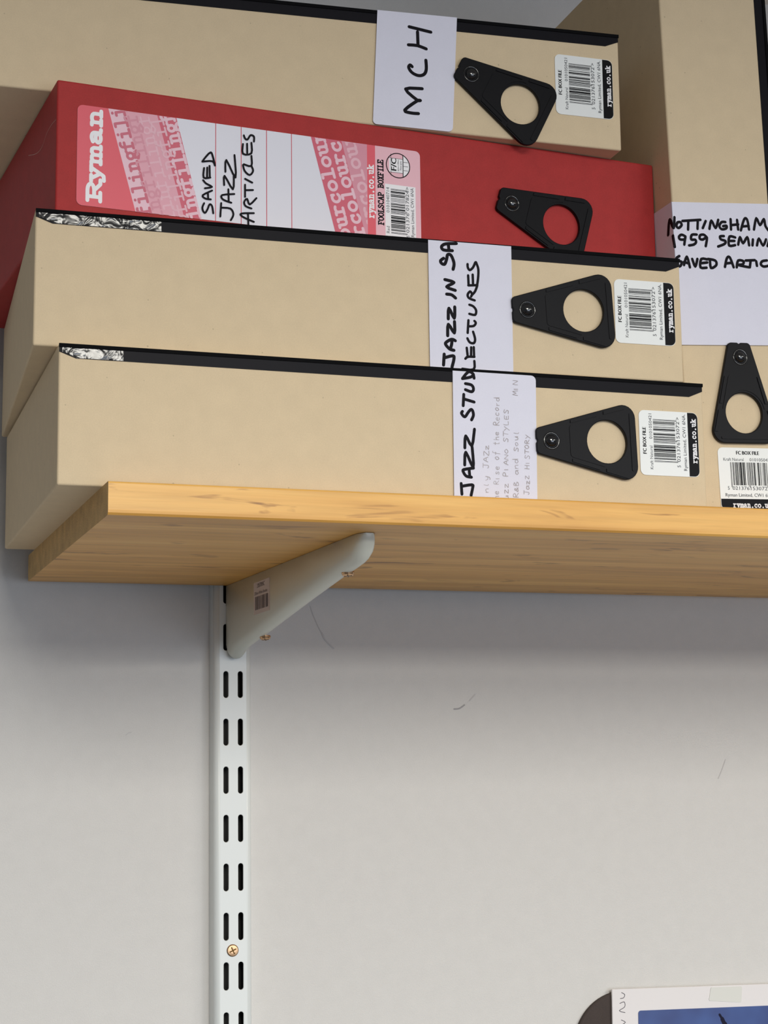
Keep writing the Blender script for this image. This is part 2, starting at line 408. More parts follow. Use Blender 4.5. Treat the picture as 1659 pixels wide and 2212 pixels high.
# ---------------------------------------------------------------- upright
UXL, UXR = 0.1256, 0.1516; UW = UXR - UXL; PIT = 0.032
up = thing('shelf_upright', 'white slotted metal upright strip screwed to the wall below the shelf', 'upright', Matrix.Translation((UXL, 0, -0.62)))
ztop = 0.205; zb0 = -0.62; HT = ztop - zb0
R_ = 0.0042; yf_ = -0.014
def slot(cx, ct, w=0.0040, h=0.0186):
    r = w / 2; c = cx; pts = []
    pts += [(c + r * math.cos(math.radians(a)), ct - r + r * math.sin(math.radians(a))) for a in range(0, 181, 20)]
    pts += [(c + r * math.cos(math.radians(a)), ct - h + r + r * math.sin(math.radians(a))) for a in range(180, 361, 20)]
    return pts
loops = [[(R_ * .9, 0), (UW - R_ * .9, 0), (UW - R_ * .9, HT), (R_ * .9, HT)]]
uz = -0.07494; k = -17
while True:
    zt = uz - PIT * k - zb0
    if zt < 0.03: break
    if zt < HT - 0.005:
        loops.append(slot(0.13360 - UXL, zt)); loops.append(slot(0.13360 + 0.0100 - UXL, zt))
    k += 1
SCRZ = -0.2600 - zb0 + .0003
me = curve_mesh(loops, 0.0004, 0.0003, 1)
me.transform(Matrix(((1, 0, 0, 0), (0, 0, 1, yf_ + 0.0007), (0, 1, 0, 0), (0, 0, 0, 1))))
bm = bmesh.new(); bm.from_mesh(me)
bmesh.ops.reverse_faces(bm, faces=list(bm.faces))
# dark inside face
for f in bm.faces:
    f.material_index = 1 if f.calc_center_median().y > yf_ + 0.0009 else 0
# rounded flanks
prof = []
for s in (0, 1):
    outer = [(R_ * (1 - math.sin(a)), yf_ + R_ * (1 - math.cos(a))) for a in [math.radians(q) for q in range(0, 91, 15)]] + [(0.0 - .0003, -0.0002)]
    inner = [(0.0011, -0.0002)] + [(R_ - (R_ - .0012) * math.sin(a), yf_ + R_ - (R_ - .0012) * math.cos(a)) for a in [math.radians(q) for q in range(90, -1, -15)]]
    pr = outer + inner
    if s: pr = [(UW - x, y) for x, y in pr]
    a = [bm.verts.new((x, y, 0)) for x, y in pr]; b = [bm.verts.new((x, y, HT)) for x, y in pr]
    n = len(pr)
    for q in range(n):
        f = bm.faces.new((a[q], a[(q + 1) % n], b[(q + 1) % n], b[q]))
        f.smooth = q < len(outer) - 2
        f.material_index = 1 if q >= len(outer) else 0
        f.normal_update()
    bm.faces.new(a); bm.faces.new(b)
bmesh.ops.recalc_face_normals(bm, faces=list(bm.faces))
D.meshes.remove(me)
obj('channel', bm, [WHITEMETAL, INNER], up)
obj('slot_shade_strip', box_bm(.0022, UW - .0022, -.0012, -.0003, .001, HT - .001), INNER, up)  # channel is open-backed; strip added to colour in shade behind the slots
# fixing screw with cross recess
def screw_head(name, parent, r, h, cross=True, mx=None):
    bm = bmesh.new(); n = 20
    rings = [(r, 0), (r, h * .35), (r * .85, h * .85), (r * .5, h), (0.0, h)]
    vr = []
    for rr, zz in rings[:-1]: vr.append([bm.verts.new((rr * math.cos(2 * math.pi * q / n), -zz, rr * math.sin(2 * math.pi * q / n))) for q in range(n)])
    for a, b in zip(vr, vr[1:]):
        for q in range(n): bm.faces.new((a[q], a[(q + 1) % n], b[(q + 1) % n], b[q]))
    bm.faces.new(vr[-1]); bm.faces.new(vr[0][::-1])
    bmesh.ops.recalc_face_normals(bm, faces=list(bm.faces))
    s = obj(name, bm, BRASS, parent, smooth=False)
    if cross:
        bm = bmesh.new()
        for ang in (25, 115):
            c, sn = math.cos(math.radians(ang)), math.sin(math.radians(ang)); L, w = r * .62, r * .17
            pts = [(c * a - sn * b, sn * a + c * b) for a, b in ((-L, -w * .6), (L, -w * .6), (L, w * .6), (-L, w * .6))]
            prism_bm(pts, -h - .00012 - ang * 1e-7, -h + .0002, bm)
        obj('cross_recess', bm, BRASSDARK, s)
    if mx is not None: s.matrix_local = mx
    return s
screw_head('screw', up, 0.0040, 0.0009, True, Matrix.Translation((0.1379 - UXL, yf_ - 0.0001, SCRZ)))

# ---------------------------------------------------------------- bracket
bf = Vector((.0295, -1, 0)).normalized(); br = Vector((-bf.y, bf.x, 0))
BMX = Matrix(((br.x, -bf.x, 0, .1336), (br.y, -bf.y, 0, -.0145), (0, 0, 1, -T - 0.0002), (0, 0, 0, 1)))   # local x right, local y back
brk = thing('shelf_bracket', 'cream white metal wedge bracket hooked in the upright under the shelf', 'bracket', BMX)
bw = 0.0112
prof = [(0.000, -.0455), (0.002, -.0485), (0.006, -.0500), (0.011, -.0485), (0.016, -.0462), (0.030, -.0438), (0.060, -.0400), (0.100, -.0345), (0.161, -.0262), (0.219, -.0188), (0.238, -.0168), (0.248, -.0155), (0.2535, -.0142), (0.2575, -.0125), (0.2605, -.0104), (0.2630, -.0078), (0.2648, -.0050), (0.2659, -.0025), (0.2663, -.0006)]
bm = bmesh.new(); rings = []
for f_, zb in prof:
    hw = bw / 2
    if f_ > 0.2555: hw *= math.sqrt(max(0.1, 1 - ((f_ - 0.2555) / 0.0116) ** 2))
    R2 = min(hw, -zb * 0.9); ring = [(bw / 2 - hw, -f_, 0.0)]
    for q in range(9):
        a = math.pi + math.pi * q / 8
        ring.append((bw / 2 + hw * math.cos(a), -f_, zb + R2 + R2 * math.sin(a)))
    ring.append((bw / 2 + hw, -f_, 0.0)); rings.append([bm.verts.new(p) for p in ring])
for a, b in zip(rings, rings[1:]):
    n = len(a)
    for q in range(n):
        f = bm.faces.new((a[q], a[(q + 1) % n], b[(q + 1) % n], b[q])); f.smooth = q != n - 1
bm.faces.new(rings[0]); bm.faces.new(rings[-1][::-1])
bmesh.ops.recalc_face_normals(bm, faces=list(bm.faces))
obj('arm', bm, BRACKM, brk)
# hooks that go into the slots
for zc in (-.006, -.034):
    for xx in (0.0, bw - .0016):
        obj('hook', box_bm(xx, xx + .0016, -.0005, .0030, zc - .008, zc, .0003, 1), INNER, brk)
for f_, x_, zz in ((0.062, .0088, -.0404), (0.228, .0066, -.0180)):
    h = f_ * 0
    sc = screw_head('screw', brk, 0.0036, 0.0024, True, Matrix.Translation((x_, -f_, zz + .0012)) @ Matrix.Rotation(math.radians(90 - 8), 4, 'X'))
# price sticker on the left flank
st = obj('price_sticker', bm := box_bm(-.00025, 0.0, -.1012, -.0668, -.0262, -.0056), mat('price_label', (206, 190, 182), 0.6), brk)
bm = bmesh.new()
def flank_poly(bm, pts, k=0):
    vs = [bm.verts.new((-.0004 - k * 1e-7, p[0], p[1])) for p in pts]; f = bm.faces.new(vs); return f
GREYB = mat('smudged_print', (112, 100, 100), 0.7)
rb = random.Random(5)
y = -.0705
while y > -.0985:
    w = rb.choice((.0006, .0010, .0016)); flank_poly(bm, [(y, -.0235), (y - w, -.0235), (y - w, -.0150), (y, -.0150)]); y -= w + rb.choice((.0006, .0009, .0014))
for body, sz, y0, z0 in (('2057095C', .0040, -.0745, -.0094), ('270mm White Bracket', .0029, -.0688, -.0138)):
    t = text_mesh(body, sz)
    for f in t.faces: flank_poly(bm, [(y0 - v.co.x * (1.0 if sz > .003 else 1.05), z0 + v.co.y) for v in f.verts])
    t.free()
obj('printed_text', bm, GREYB, st)

# ---------------------------------------------------------------- box files
def lying(): return Matrix(((0, 0, -1, W), (0, 1, 0, 0), (1, 0, 0, 0), (0, 0, 0, 1)))
def pose(x, y, a, z, ro, pi, lie=True):
    M = Matrix.Translation((x, y, z)) @ Matrix.Rotation(a, 4, 'Z') @ Matrix.Rotation(pi, 4, 'X') @ Matrix.Rotation(-ro, 4, 'Y')
    return M @ lying() if lie else M
def cn(lx, lz): return (lz, W - lx)                         # face millimetres of a lying box -> canonical (u, v)

def make_body(m, h0, h1, name='body'):
    """h0 height at v=0, h1 at v=W (a sagging lid end)"""
    bm = box_bm(0, H, 0, DEP, 0, W)
    for v in bm.verts:
        if v.co.x > H / 2: v.co.x = h0 if v.co.z < W / 2 else h1
    bmesh.ops.bevel(bm, geom=list(bm.edges), offset=0.0011, segments=3, profile=0.5, affect='EDGES')
    o_bm = bm
    for f in o_bm.faces: f.smooth = False
    return o_bm

def finger_pull(parent, stud, ring):
    """stud and ring centre in canonical (u, v)"""
    a = Vector(ring) - Vector(stud); ang = math.atan2(a.y, a.x)
    base = [(-.0085, -.0068), (.0520, -.0232), (.0520, .0232), (-.0085, .0068)]
    out = rounded(base, [.0022, .0072, .0072, .0022], 7)
    # notch in the narrow end
    out2 = []
    for k, p in enumerate(out): out2.append(p)
    out2 += [(-.0085, .0014), (-.0078, .0006), (-.0078, -.0006), (-.0085, -.0014)]
    hole = [(.0341 + .0127 * math.cos(2 * math.pi * q / 40), .0127 * math.sin(2 * math.pi * q / 40)) for q in range(40)]
    me = curve_mesh([out2, hole], 0.0008, 0.0004, 2)
    bm = bmesh.new(); bm.from_mesh(me); D.meshes.remove(me)
    for v in bm.verts: v.co.z += .0012
    # raised middle panel and side rims, 0.5 mm proud
    sl = lambda x: .0091 + .271 * x - .0033
    arcp = [(.0341 + .0138 * math.cos(math.radians(t)), .0138 * math.sin(math.radians(t))) for t in range(100, 261, 10)]
    pan = rounded([(.0112, -sl(.0112)), (arcp[-1][0], -sl(arcp[-1][0])), arcp[-1]] + arcp[-2:0:-1] + [arcp[0], (arcp[0][0], sl(arcp[0][0])), (.0112, sl(.0112))], [.002] + [0] * (len(arcp) + 2) + [.002], 4)
    def slabm(pts, z0, z1):
        a_ = [bm.verts.new((p[0], p[1], z0)) for p in pts]; b_ = [bm.verts.new((p[0] , p[1], z1)) for p in pts]
        f = bm.faces.new(b_)
        for q in range(len(pts)): bm.faces.new((a_[q], a_[(q + 1) % len(pts)], b_[(q + 1) % len(pts)], b_[q]))
    slabm(pan, .0020, .0027)
    for s in (-1, 1):
        w_ = lambda x: .0091 + .271 * (x + 0) - .0006
        rim = [(.012, w_(.012)), (.0285, w_(.0285)), (.0285, w_(.0285) - .0019), (.012, w_(.012) - .0016)]
        rim2 = [(.0325, w_(.0325)), (.0455, w_(.0455)), (.0455, w_(.0455) - .0022), (.0325, w_(.0325) - .0019)]
        for rr in (rim, rim2): slabm([(x, s * y) for x, y in rr], .0018, .0029)
    bar = rounded([(.0485, -.0165), (.0500, -.0165), (.0500, .0165), (.0485, .0165)], .0005, 2)
    slabm(bar, .0018, .0028)
    bmesh.ops.recalc_face_normals(bm, faces=list(bm.faces))
    # local (x along axis, y across, z out) -> canonical: u, v in face plane, out = -y
    c, s = math.cos(ang), math.sin(ang)
    M = Matrix(((c, -s, 0, stud[0]), (0, 0, -1, -.0004), (s, c, 0, stud[1]), (0, 0, 0, 1)))
    o = obj('finger_pull', bm, PLASTIC, parent); o.matrix_local = M
    bm = bmesh.new(); n = 24; vr = []
    for rr, zz in ((.0050, .0020), (.0050, .0026), (.0045, .0028), (.0040, .0026), (.0038, .0022)):
        vr.append([bm.verts.new((rr * math.cos(2 * math.pi * q / n), rr * math.sin(2 * math.pi * q / n), zz)) for q in range(n)])
    for a_, b_ in zip(vr, vr[1:]):
        for q in range(n): bm.faces.new((a_[q], a_[(q + 1) % n], b_[(q + 1) % n], b_[q]))
    vr = []
    for q2 in range(7):
        t = math.radians(q2 * 14.5); vr.append([bm.verts.new((.0034 * math.cos(t) * math.cos(2 * math.pi * q / n), .0034 * math.cos(t) * math.sin(2 * math.pi * q / n), .0022 + .0024 * math.sin(t))) for q in range(n)])
    for a_, b_ in zip(vr, vr[1:]):
        for q in range(n): bm.faces.new((a_[q], a_[(q + 1) % n], b_[(q + 1) % n], b_[q]))
    bm.faces.new(vr[-1])
    bmesh.ops.recalc_face_normals(bm, faces=list(bm.faces))
    obj('rivet', bm, STUDM, o, smooth=True)
    return o

def sheet(name, pts, y, m, parent, th=0.00025):
    return obj(name, prism_bm(pts, y, y + th), m, parent)

def barcode_sticker(parent, u0, vtop, rot=0.0):
    """canonical: u0 left edge, vtop top edge; 37.5 wide, 37.3 high"""
    w = .0375; h = .0373; r = .0032
    pts = rounded([(0, -h), (w, -h), (w, 0), (0, 0)], r, 5)
    M = Matrix(((math.cos(rot), 0, -math.sin(rot), u0), (0, 1, 0, 0), (math.sin(rot), 0, math.cos(rot), vtop), (0, 0, 0, 1)))
    s = sheet('barcode_sticker', pts, -.0004, STICK, parent, .0003); s.matrix_local = M
    foot = rounded([(0.0003, -h + .0001), (w - .0002, -h + .0001), (w - .0002, -.0308), (.0003, -.0308)], [r, r, 0, 0], 5)
    P = Print(-.00046); P.poly(foot); P.done('black_footer', PRINTBLK, s)
    P = Print(-.00052); slab(P, 'ryman.co.uk', (.0080, -.0358), (1, 0), .0021, .00235, .00062, .0022)
    P.done('shop_name', PRINTWHITE, s)
    P = Print(-.00046); P.text('FC BOX FILE', .0031, (.0122, -.0041), .0152, bold=.00025); P.done('title_text', PRINTBLK, s)
    P = Print(-.00046)
    P.text('Kraft Natural', .0027, (.0035, -.0080), .0135); P.text('0101050421', .0027, (.0210, -.0080), .0146)
    P.text('5', .0031, (.0052, -.0254)); P.text('021376', .0031, (.0084, -.0254), .0112); P.text('153072', .0031, (.0205, -.0254), .0112); P.text('>', .0031, (.0328, -.0254))
    P.text('Ryman Limited, CW1 6NA.', .0029, (.0034, -.0294), .0329)
    P.done('small_text', PRINTGREY, s)
    P = Print(-.00046); barcode(P, '5021376153072', .0078, .0325, -.0088, -.0226); P.done('barcode_bars', PRINTBLK, s)
    return s

def handwriting(parent, key, m=INK, w=None, y=-.0009, lie=True, fold=False, name='handwriting'):
    ww, sts = STROKES[key]; P = Print(y, fold=fold)
    for st in sts:
        pts = []
        for lx, lz in st:
            p = (lx * 1e-4, max(lz, 3) * 1e-4)
            pts.append(cn(*p) if lie else p)
        P.stroke(smooth_path(pts, 3), (w or ww) * 1.3e-4)
    return P.done(name, m, parent)

def kraft_file(label, mx, stud, ring, stick, worn=0.0, h0=None, h1=None):
    h0 = h0 or H; h1 = h1 or H
    t = thing('box_file', label, 'box file', mx)
    t['group'] = 'kraft and red box files on the pine shelf'
    obj('body', make_body(KRAFT, h0, h1), KRAFT, t)
    top = lambda v: h0 + (h1 - h0) * v / W
    e = .0003
    # glossy black lining turned over the front edge, mitred at both ends
    pts = [(top(0) - .0045, e), (top(0) - .0080, .0088), (top(W) - .0074, W - .0090), (top(W) - .0042, W - e), (top(W) - .0016, W - e), (top(0) - .0016, e)]
    sheet('black_edge_strip', pts, -.0003, BLACKGLOSS, t, .0006)
    # lid board showing as a dark line that stands a little proud
    pts = [(top(0) - .0018, 0), (top(W) - .0018, W - .0002), (top(W) + .0001, W - .0002), (top(0) + .0001, 0)]
    sheet('lid_edge', pts, -.0009, BLACKBOARD, t, .0016)
    if worn:
        pts = [(top(W) - .0072, W - worn), (top(W) - .0072, W - .0092), (top(W) - .0042, W - .0018), (top(W) - .0020, W - .0018), (top(W) - .0020, W - worn * 1.0)]
        sheet('worn_tape', pts, -.0005, WORN, t, .0003)
    finger_pull(t, stud, ring)
    if stick: barcode_sticker(t, *stick)
    return t

def band(parent, corners, rs, name='paper_label', y=-.0010):
    """corners canonical (u, v): four"""
    return sheet(name, rounded(corners, rs, 5), y, PAPER, parent, .0003)

STROKES = {
'mch':(15,[[[2344,617],[2477,600]],[[2395,592],[2397,506]],[[2338,505],[2393,507],[2447,493]],[[2359,374],[2347,383],[2338,367],[2354,341],[2383,326],[2411,325],[2436,340],[2446,372],[2444,423]],[[2419,246],[2318,233],[2385,175],[2407,173],[2385,167],[2311,104],[2347,91],[2394,92]]]),
'jazzin':(14,[[[2230,80],[2225,18]],[[2230,59],[2281,74],[2286,55],[2274,9]],[[2287,105],[2262,111],[2239,136],[2245,150],[2275,167],[2296,160]],[[2266,111],[2274,138],[2277,165]],[[2252,186],[2257,251],[2291,204],[2293,269]],[[2257,282],[2262,343],[2292,288],[2296,353]],[[2250,423],[2279,421],[2302,404]],[[2301,448],[2251,465],[2294,493],[2241,506]],[[2236,628],[2218,613],[2223,598],[2241,594],[2253,623],[2260,651],[2279,649],[2294,615],[2296,592],[2290,568]],[[2288,676],[2236,676],[2225,695],[2249,712],[2312,719]],[[2265,709],[2268,677]]]),
'lectures':(11,[[[2334,1],[2400,-7],[2405,51]],[[2353,61],[2367,73],[2406,75]],[[2367,71],[2362,124]],[[2386,76],[2388,128]],[[2404,77],[2403,130]],[[2367,178],[2380,156],[2404,153],[2412,177],[2401,218]],[[2369,209],[2375,282]],[[2374,247],[2405,251],[2418,269],[2410,280]],[[2381,319],[2415,315],[2421,342],[2404,364],[2382,371]],[[2414,398],[2381,409],[2373,428],[2388,448],[2399,433],[2393,419]],[[2397,427],[2417,450],[2431,486]],[[2378,482],[2430,487]],[[2380,484],[2378,540]],[[2406,486],[2405,546]],[[2430,486],[2437,532],[2439,579],[2430,609],[2423,619],[2408,588],[2388,571],[2377,586],[2376,605]]]),
'studies':(13,[[[2176,91],[2179,32]],[[2181,76],[2240,86],[2242,68],[2232,27]],[[2237,128],[2206,133],[2189,158],[2195,169],[2250,179]],[[2227,134],[2224,171]],[[2199,194],[2207,265],[2248,183],[2246,279],[2243,302]],[[2202,289],[2209,356],[2243,302],[2261,396]],[[2245,447],[2257,474],[2252,500],[2242,505],[2226,488],[2206,462],[2187,480],[2193,492]],[[2198,524],[2203,588]],[[2204,562],[2263,548]],[[2214,649],[2250,643],[2261,621],[2249,605],[2213,615]],[[2197,676],[2232,716],[2259,708],[2266,682]],[[2197,676],[2247,688],[2263,704]]]),
'nott':(13,[[[-44,1719],[-29,1807],[-6,1743],[4,1811]],[[22,1780],[13,1758],[27,1745],[49,1765],[40,1783],[22,1780]],[[56,1791],[178,1806]],[[96,1796],[90,1739]],[[160,1803],[154,1748]],[[213,1801],[190,1755]],[[235,1753],[252,1806],[277,1761],[299,1814]],[[347,1803],[321,1801],[304,1776],[318,1756],[349,1763],[353,1780],[329,1776]],[[384,1824],[382,1758]],[[428,1822],[431,1761]],[[384,1786],[434,1794]],[[449,1757],[478,1830],[498,1827],[506,1766]],[[458,1782],[506,1789]],[[540,1768],[562,1841],[584,1799],[614,1839],[621,1797],[640,1769]],[[-14,1698],[-6,1626]],[[69,1696],[44,1705],[26,1691],[32,1675],[63,1677],[69,1696],[58,1644]],[[146,1712],[113,1708],[107,1679],[134,1679],[138,1663],[121,1648],[90,1641]],[[214,1698],[194,1714],[169,1709],[165,1688],[185,1683],[214,1698],[202,1643]],[[330,1714],[304,1710],[308,1692],[338,1684],[331,1665],[286,1646]],[[407,1710],[368,1713],[361,1657],[403,1662]],[[366,1686],[400,1688]],[[424,1666],[440,1714],[458,1677],[490,1717],[499,1666]],[[528,1705],[522,1667]],[[553,1669],[570,1713],[595,1671],[619,1711]],[[626,1669],[645,1713],[658,1670]],[[20,1571],[-1,1556],[13,1541],[33,1535],[24,1511],[11,1506]],[[47,1517],[70,1570],[86,1505]],[[48,1536],[83,1528]],[[105,1558],[122,1512],[140,1560]],[[206,1561],[166,1561],[157,1509],[198,1509]],[[164,1535],[205,1542]],[[224,1560],[228,1509],[265,1529],[260,1557],[212,1564]],[[323,1521],[340,1576],[361,1582],[382,1522]],[[332,1543],[374,1550]],[[403,1523],[416,1566],[452,1564],[446,1544],[414,1538],[486,1528]],[[468,1569],[531,1575]],[[502,1571],[493,1528]],[[540,1569],[543,1540]],[[614,1578],[582,1571],[570,1551],[590,1538],[622,1545]]]),
'saved':(8,[[[812,141],[802,116],[807,95],[818,87],[831,108],[843,138],[857,130],[864,90]],[[850,167],[819,168],[804,185],[857,218]],[[835,170],[833,203]],[[806,271],[823,254],[856,239],[816,226]],[[847,291],[809,286],[811,341]],[[828,288],[829,346]],[[844,290],[842,357]],[[801,376],[818,402],[846,434],[858,422],[873,363],[859,386],[801,376]],[[909,153],[904,76]],[[909,127],[962,128],[979,97],[964,62]],[[967,162],[919,175],[914,199],[984,214]],[[952,170],[950,237]],[[926,258],[928,311],[976,240],[981,317]],[[933,335],[938,403],[991,309],[985,438]],[[1097,68],[1034,89],[1024,107],[1097,118]],[[1065,50],[1063,111]],[[1083,143],[1049,153],[1041,176],[1058,195],[1073,165],[1112,206]],[[1046,205],[1046,275]],[[1049,244],[1092,250]],[[1046,309],[1088,292]],[[1034,387],[1044,354],[1073,334],[1093,361],[1083,388]],[[1039,392],[1083,388],[1083,446]],[[1083,522],[1083,461],[1034,452],[1034,508]],[[1059,460],[1058,513]],[[1039,559],[1047,541],[1061,538],[1078,565],[1098,560],[1098,531]]]),
}
BOX = [[-0.02283, -0.29161, -0.01656, 0.0, 0.0, 0.0], [-0.03418, -0.27776, -0.05502, 0.07496, -0.00387, 0.00241], [-0.02325, -0.27502, 0.06308, 0.14867, -0.0012, 0.00313], [-0.0532, -0.25423, -0.03848, 0.22317, -0.00422, 0.00546], [0.34886, -0.27314, -0.02031, 0.0, 0.02322, 0.00108]]

# bottom kraft file
m1 = pose(*BOX[0])
f1 = kraft_file('lowest kraft box file on the shelf, white label marked JAZZ STUD with faint pencil notes', m1, cn(.2711, .0350), cn(.3052, .0360), (.0185, W - .3265), worn=.033)
l1 = band(f1, [cn(.2134, .0001), cn(.2623, .0001), cn(.2635, .0718), cn(.2141, .0718)], [0, 0, .0028, 0])
handwriting(l1, 'studies', y=-.0011)
P = Print(-.0011); rnd = random.Random(3)
for body, a, b, xh in (('nly JAZz', (2334, 46), (2341, 318), 19), ('he Rise of the Record', (2396, 11), (2412, 589), 22), ('uzz PIANO STYLES', (2449, 13), (2464, 524), 20), ('R&B and Soul', (2509, 26), (2521, 410), 20), ('Jazz HISTORY', (2575, 44), (2586, 386), 20), ('MIN', (2523, 599), (2526, 690), 22)):
    hand(P, body, cn(a[0] * 1e-4, a[1] * 1e-4), cn(b[0] * 1e-4, b[1] * 1e-4), xh * 1e-4, .00034, rnd)
P.done('pencil_notes', FAINT, l1)

# second kraft file
m2 = pose(*BOX[1])
f2 = kraft_file('kraft box file second from the shelf, its white label marked JAZZ IN SA and LECTURES', m2, cn(.2720, .0361), cn(.3057, .0378), (.0210, W - .3262), worn=.066)
l2 = band(f2, [cn(.2147, .0001), cn(.2634, .0001), cn(.2638, .0728), cn(.2147, .0728)], 0)
handwriting(l2, 'jazzin', y=-.0011); handwriting(l2, 'lectures', y=-.0011)

# red file
m3 = pose(*BOX[2])
f3 = thing('box_file', 'red box file between the kraft ones, its ruled label marked SAVED JAZZ ARTICLES', 'box file', m3)
f3['group'] = 'kraft and red box files on the pine shelf'
obj('body', make_body(REDP, H, H), REDP, f3)
finger_pull(f3, cn(.2686, .0359), cn(.3004, .0271))
def q(lx, lz): return cn(lx * 1e-4, lz * 1e-4)
# pale hair clinging to the shaded end of the red box: (depth, height)
hp = smooth_path([(0.0017, 0.0512), (0.0112, 0.0523), (0.0195, 0.0524), (0.0266, 0.0516), (0.0326, 0.0495), (0.0386, 0.0485), (0.0462, 0.049), (0.0566, 0.0512), (0.0754, 0.057)], 3)
bm = bmesh.new()
for k in range(len(hp) - 1):
    a = Vector(hp[k]); b = Vector(hp[k + 1]); n = (b - a); n = Vector((-n.y, n.x)).normalized() * .00012
    ring = []
    for p in (a, b):
        for c in (n, -n): ring.append(bm.verts.new((p.y + c.y, p.x + c.x, W + .00015)))
    bm.faces.new((ring[0], ring[1], ring[3], ring[2]))
obj('hair_strand', bm, mat('pale_hair', (205, 170, 160), 0.6), f3)
LAB = rounded([q(110, 50), q(2108, 50), q(2108, 607), q(110, 607)], .0030, 5)
lab = sheet('printed_label', LAB, -.0004, STICK, f3, .0003)
lab.data.materials[0] = mat('label_white', (222, 221, 230), 0.45)
def ccw(p):
    a = sum(p[k - 1][0] * p[k][1] - p[k][0] * p[k - 1][1] for k in range(len(p))); return p if a > 0 else p[::-1]
LABc = ccw(LAB)
PINKSTRONG = mat('label_pink_red', (222, 86, 100), 0.45)
def zone(poly, m, y, name='printed_panel'):
    P = Print(y, LABc); P.poly([q(*p) for p in poly]); return P.done(name, m, lab)
d1 = lambda z: 276 + (608 - z) * 155 / 561
d2 = lambda z: 654 + (608 - z) * 146 / 565
d3 = lambda z: 1437 + (604 - z) * 146 / 555
Z0, Z1 = 40, 612
zone([(100, Z0), (d1(Z0), Z0), (d1(Z1), Z1), (100, Z1)], PINKSTRONG, -.00046)
s1, s2 = 88, 270
zone([(d1(Z0), Z0), (d1(Z0) + s1, Z0), (d1(Z1) + s1, Z1), (d1(Z1), Z1)], PINK['pale'], -.00046)
zone([(d1(Z0) + s1, Z0), (d1(Z0) + s2, Z0), (d1(Z1) + s2, Z1), (d1(Z1) + s1, Z1)], PINK['mid'], -.00046)
zone([(d1(Z0) + s2, Z0), (d2(Z0), Z0), (d2(Z1), Z1), (d1(Z1) + s2, Z1)], PINK['redlight'], -.00046)
zone([(d3(Z0), Z0), (d3(Z0) + 185, Z0), (d3(Z1) + 185, Z1), (d3(Z1), Z1)], PINK['redlight'], -.00046)
zone([(d3(Z0) + 185, Z0), (1777, Z0), (1777, Z1), (d3(Z1) + 185, Z1)], PINK['dusk'], -.00046)
zone([(1777, Z0), (1827, Z0), (1827, Z1), (1777, Z1)], PINKSTRONG, -.00046)
zone([(1827, Z0), (2120, Z0), (2120, Z1), (1827, Z1)], PINK['blush'], -.00046)
for x in (878, 1025, 1173, 1320):
    zone([(x - 2, Z0), (x + 2, Z0), (x + 2, Z1), (x - 2, Z1)], PINK['rule'], -.00048, 'ruled_line')
# text rows that lean with the diagonal; canonical direction of (lx, lz) = (-.266, .964)
DR = Vector((.964, .266)); DR.normalize(); DRt = (DR.x, DR.y)
def diag_row(body, d, perp, z0, h, pitch, w, m, clip, y, name='printed_text'):
    """baseline at perp (0.1 mm) right of diagonal d, starting at height z0"""
    P = Print(y, clip); slab(P, body, q(d(z0) + perp / .964, z0), DRt, h, pitch, w, pitch * .95); return P.done(name, m, lab)
clipA = ccw([q(d1(48) + 1, 48), q(d2(48), 48), q(d2(605), 605), q(d1(605) + 1, 605)])
clipB = ccw([q(d3(48) + 1, 48), q(1776, 48), q(1776, 605), q(d3(605) + 1, 605)])
fil = 'filing' * 3
diag_row(fil, d1, 81, 45, .0049, .0061, .0015, PINK['rose'], clipA, -.00050)
diag_row('ing' + fil, d1, 143, 20, .0049, .0061, .0011, PINK['dusk'], clipA, -.00050)
diag_row('lin' + fil, d1, 208, 24, .0049, .0061, .0010, PINK['soft'], clipA, -.00050)
diag_row('g' + fil, d1, 283, 22, .0050, .0061, .0011, PINK['soft'], clipA, -.00052)
diag_row('ling' + fil, d1, 350, -3, .0052, .0061, .0016, PINK['pale'], clipA, -.00054)
diag_row('ourcolourcolour', d3, 84, 35, .0051, .0071, .0017, PINK['pale'], clipB, -.00050)
diag_row('rcolourcolour', d3, 172, 66, .0052, .0071, .0017, PINK['pale'], clipB, -.00050)
diag_row('lourcolourcolour', d3, 262, -20, .0052, .0071, .0016, PINK['soft'], clipB, -.00050)
# name, web address, product line
P = Print(-.00050)
slab(P, 'R', q(238, 81), (1, 0), .0050, .0112, .0021, .0108)
slab(P, 'yman', q(238, 186), (1, 0), .0053, .0103, .0021, .0096)
P.done('shop_name', PRINTWHITE, lab)
P = Print(-.00050)
slab(P, 'ryman.co.uk', q(1815, 173), (1, 0), .0026, .00288, .00075, .0027)
P.done('web_address', PRINTWHITE, lab)
P = Print(-.00050); slab(P, 'FOOLSCAP BOXFILE', q(1875, 141), (1, 0), .0023, .00242, .0007, .0022); P.done('title_text', PRINTBLK, lab)
# round size mark
cx, cz, R = 1969, 505, 73
P = Print(-.00050, ccw([q(2000, 400), q(2100, 400), q(2100, 600), q(2000, 600)]))
P.poly([q(cx + R * math.cos(2 * math.pi * k / 36), cz + R * math.sin(2 * math.pi * k / 36)) for k in range(36)]); P.done('round_mark_fill', PRINTWHITE, lab)
P = Print(-.00050); P.poly([q(1914, 462), q(2000, 462), q(2000, 546), q(1914, 546)]); P.done('size_panel', PRINTWHITE, lab)
P = Print(-.00054)
P.stroke([q(cx + R * math.cos(2 * math.pi * k / 36), cz + R * math.sin(2 * math.pi * k / 36)) for k in range(37)], .00055, caps=False)
P.stroke([q(2000, 441), q(2000, 570)], .00045); P.stroke([q(1914, 546), q(2000, 546)], .0002); P.stroke([q(1914, 462), q(2000, 462)], .0002)
P.stroke([q(1925, 440), q(1925, 572)], .0002)
for zz in (480, 505, 530): P.stroke([q(2004, zz), q(2030, zz)], .00025)
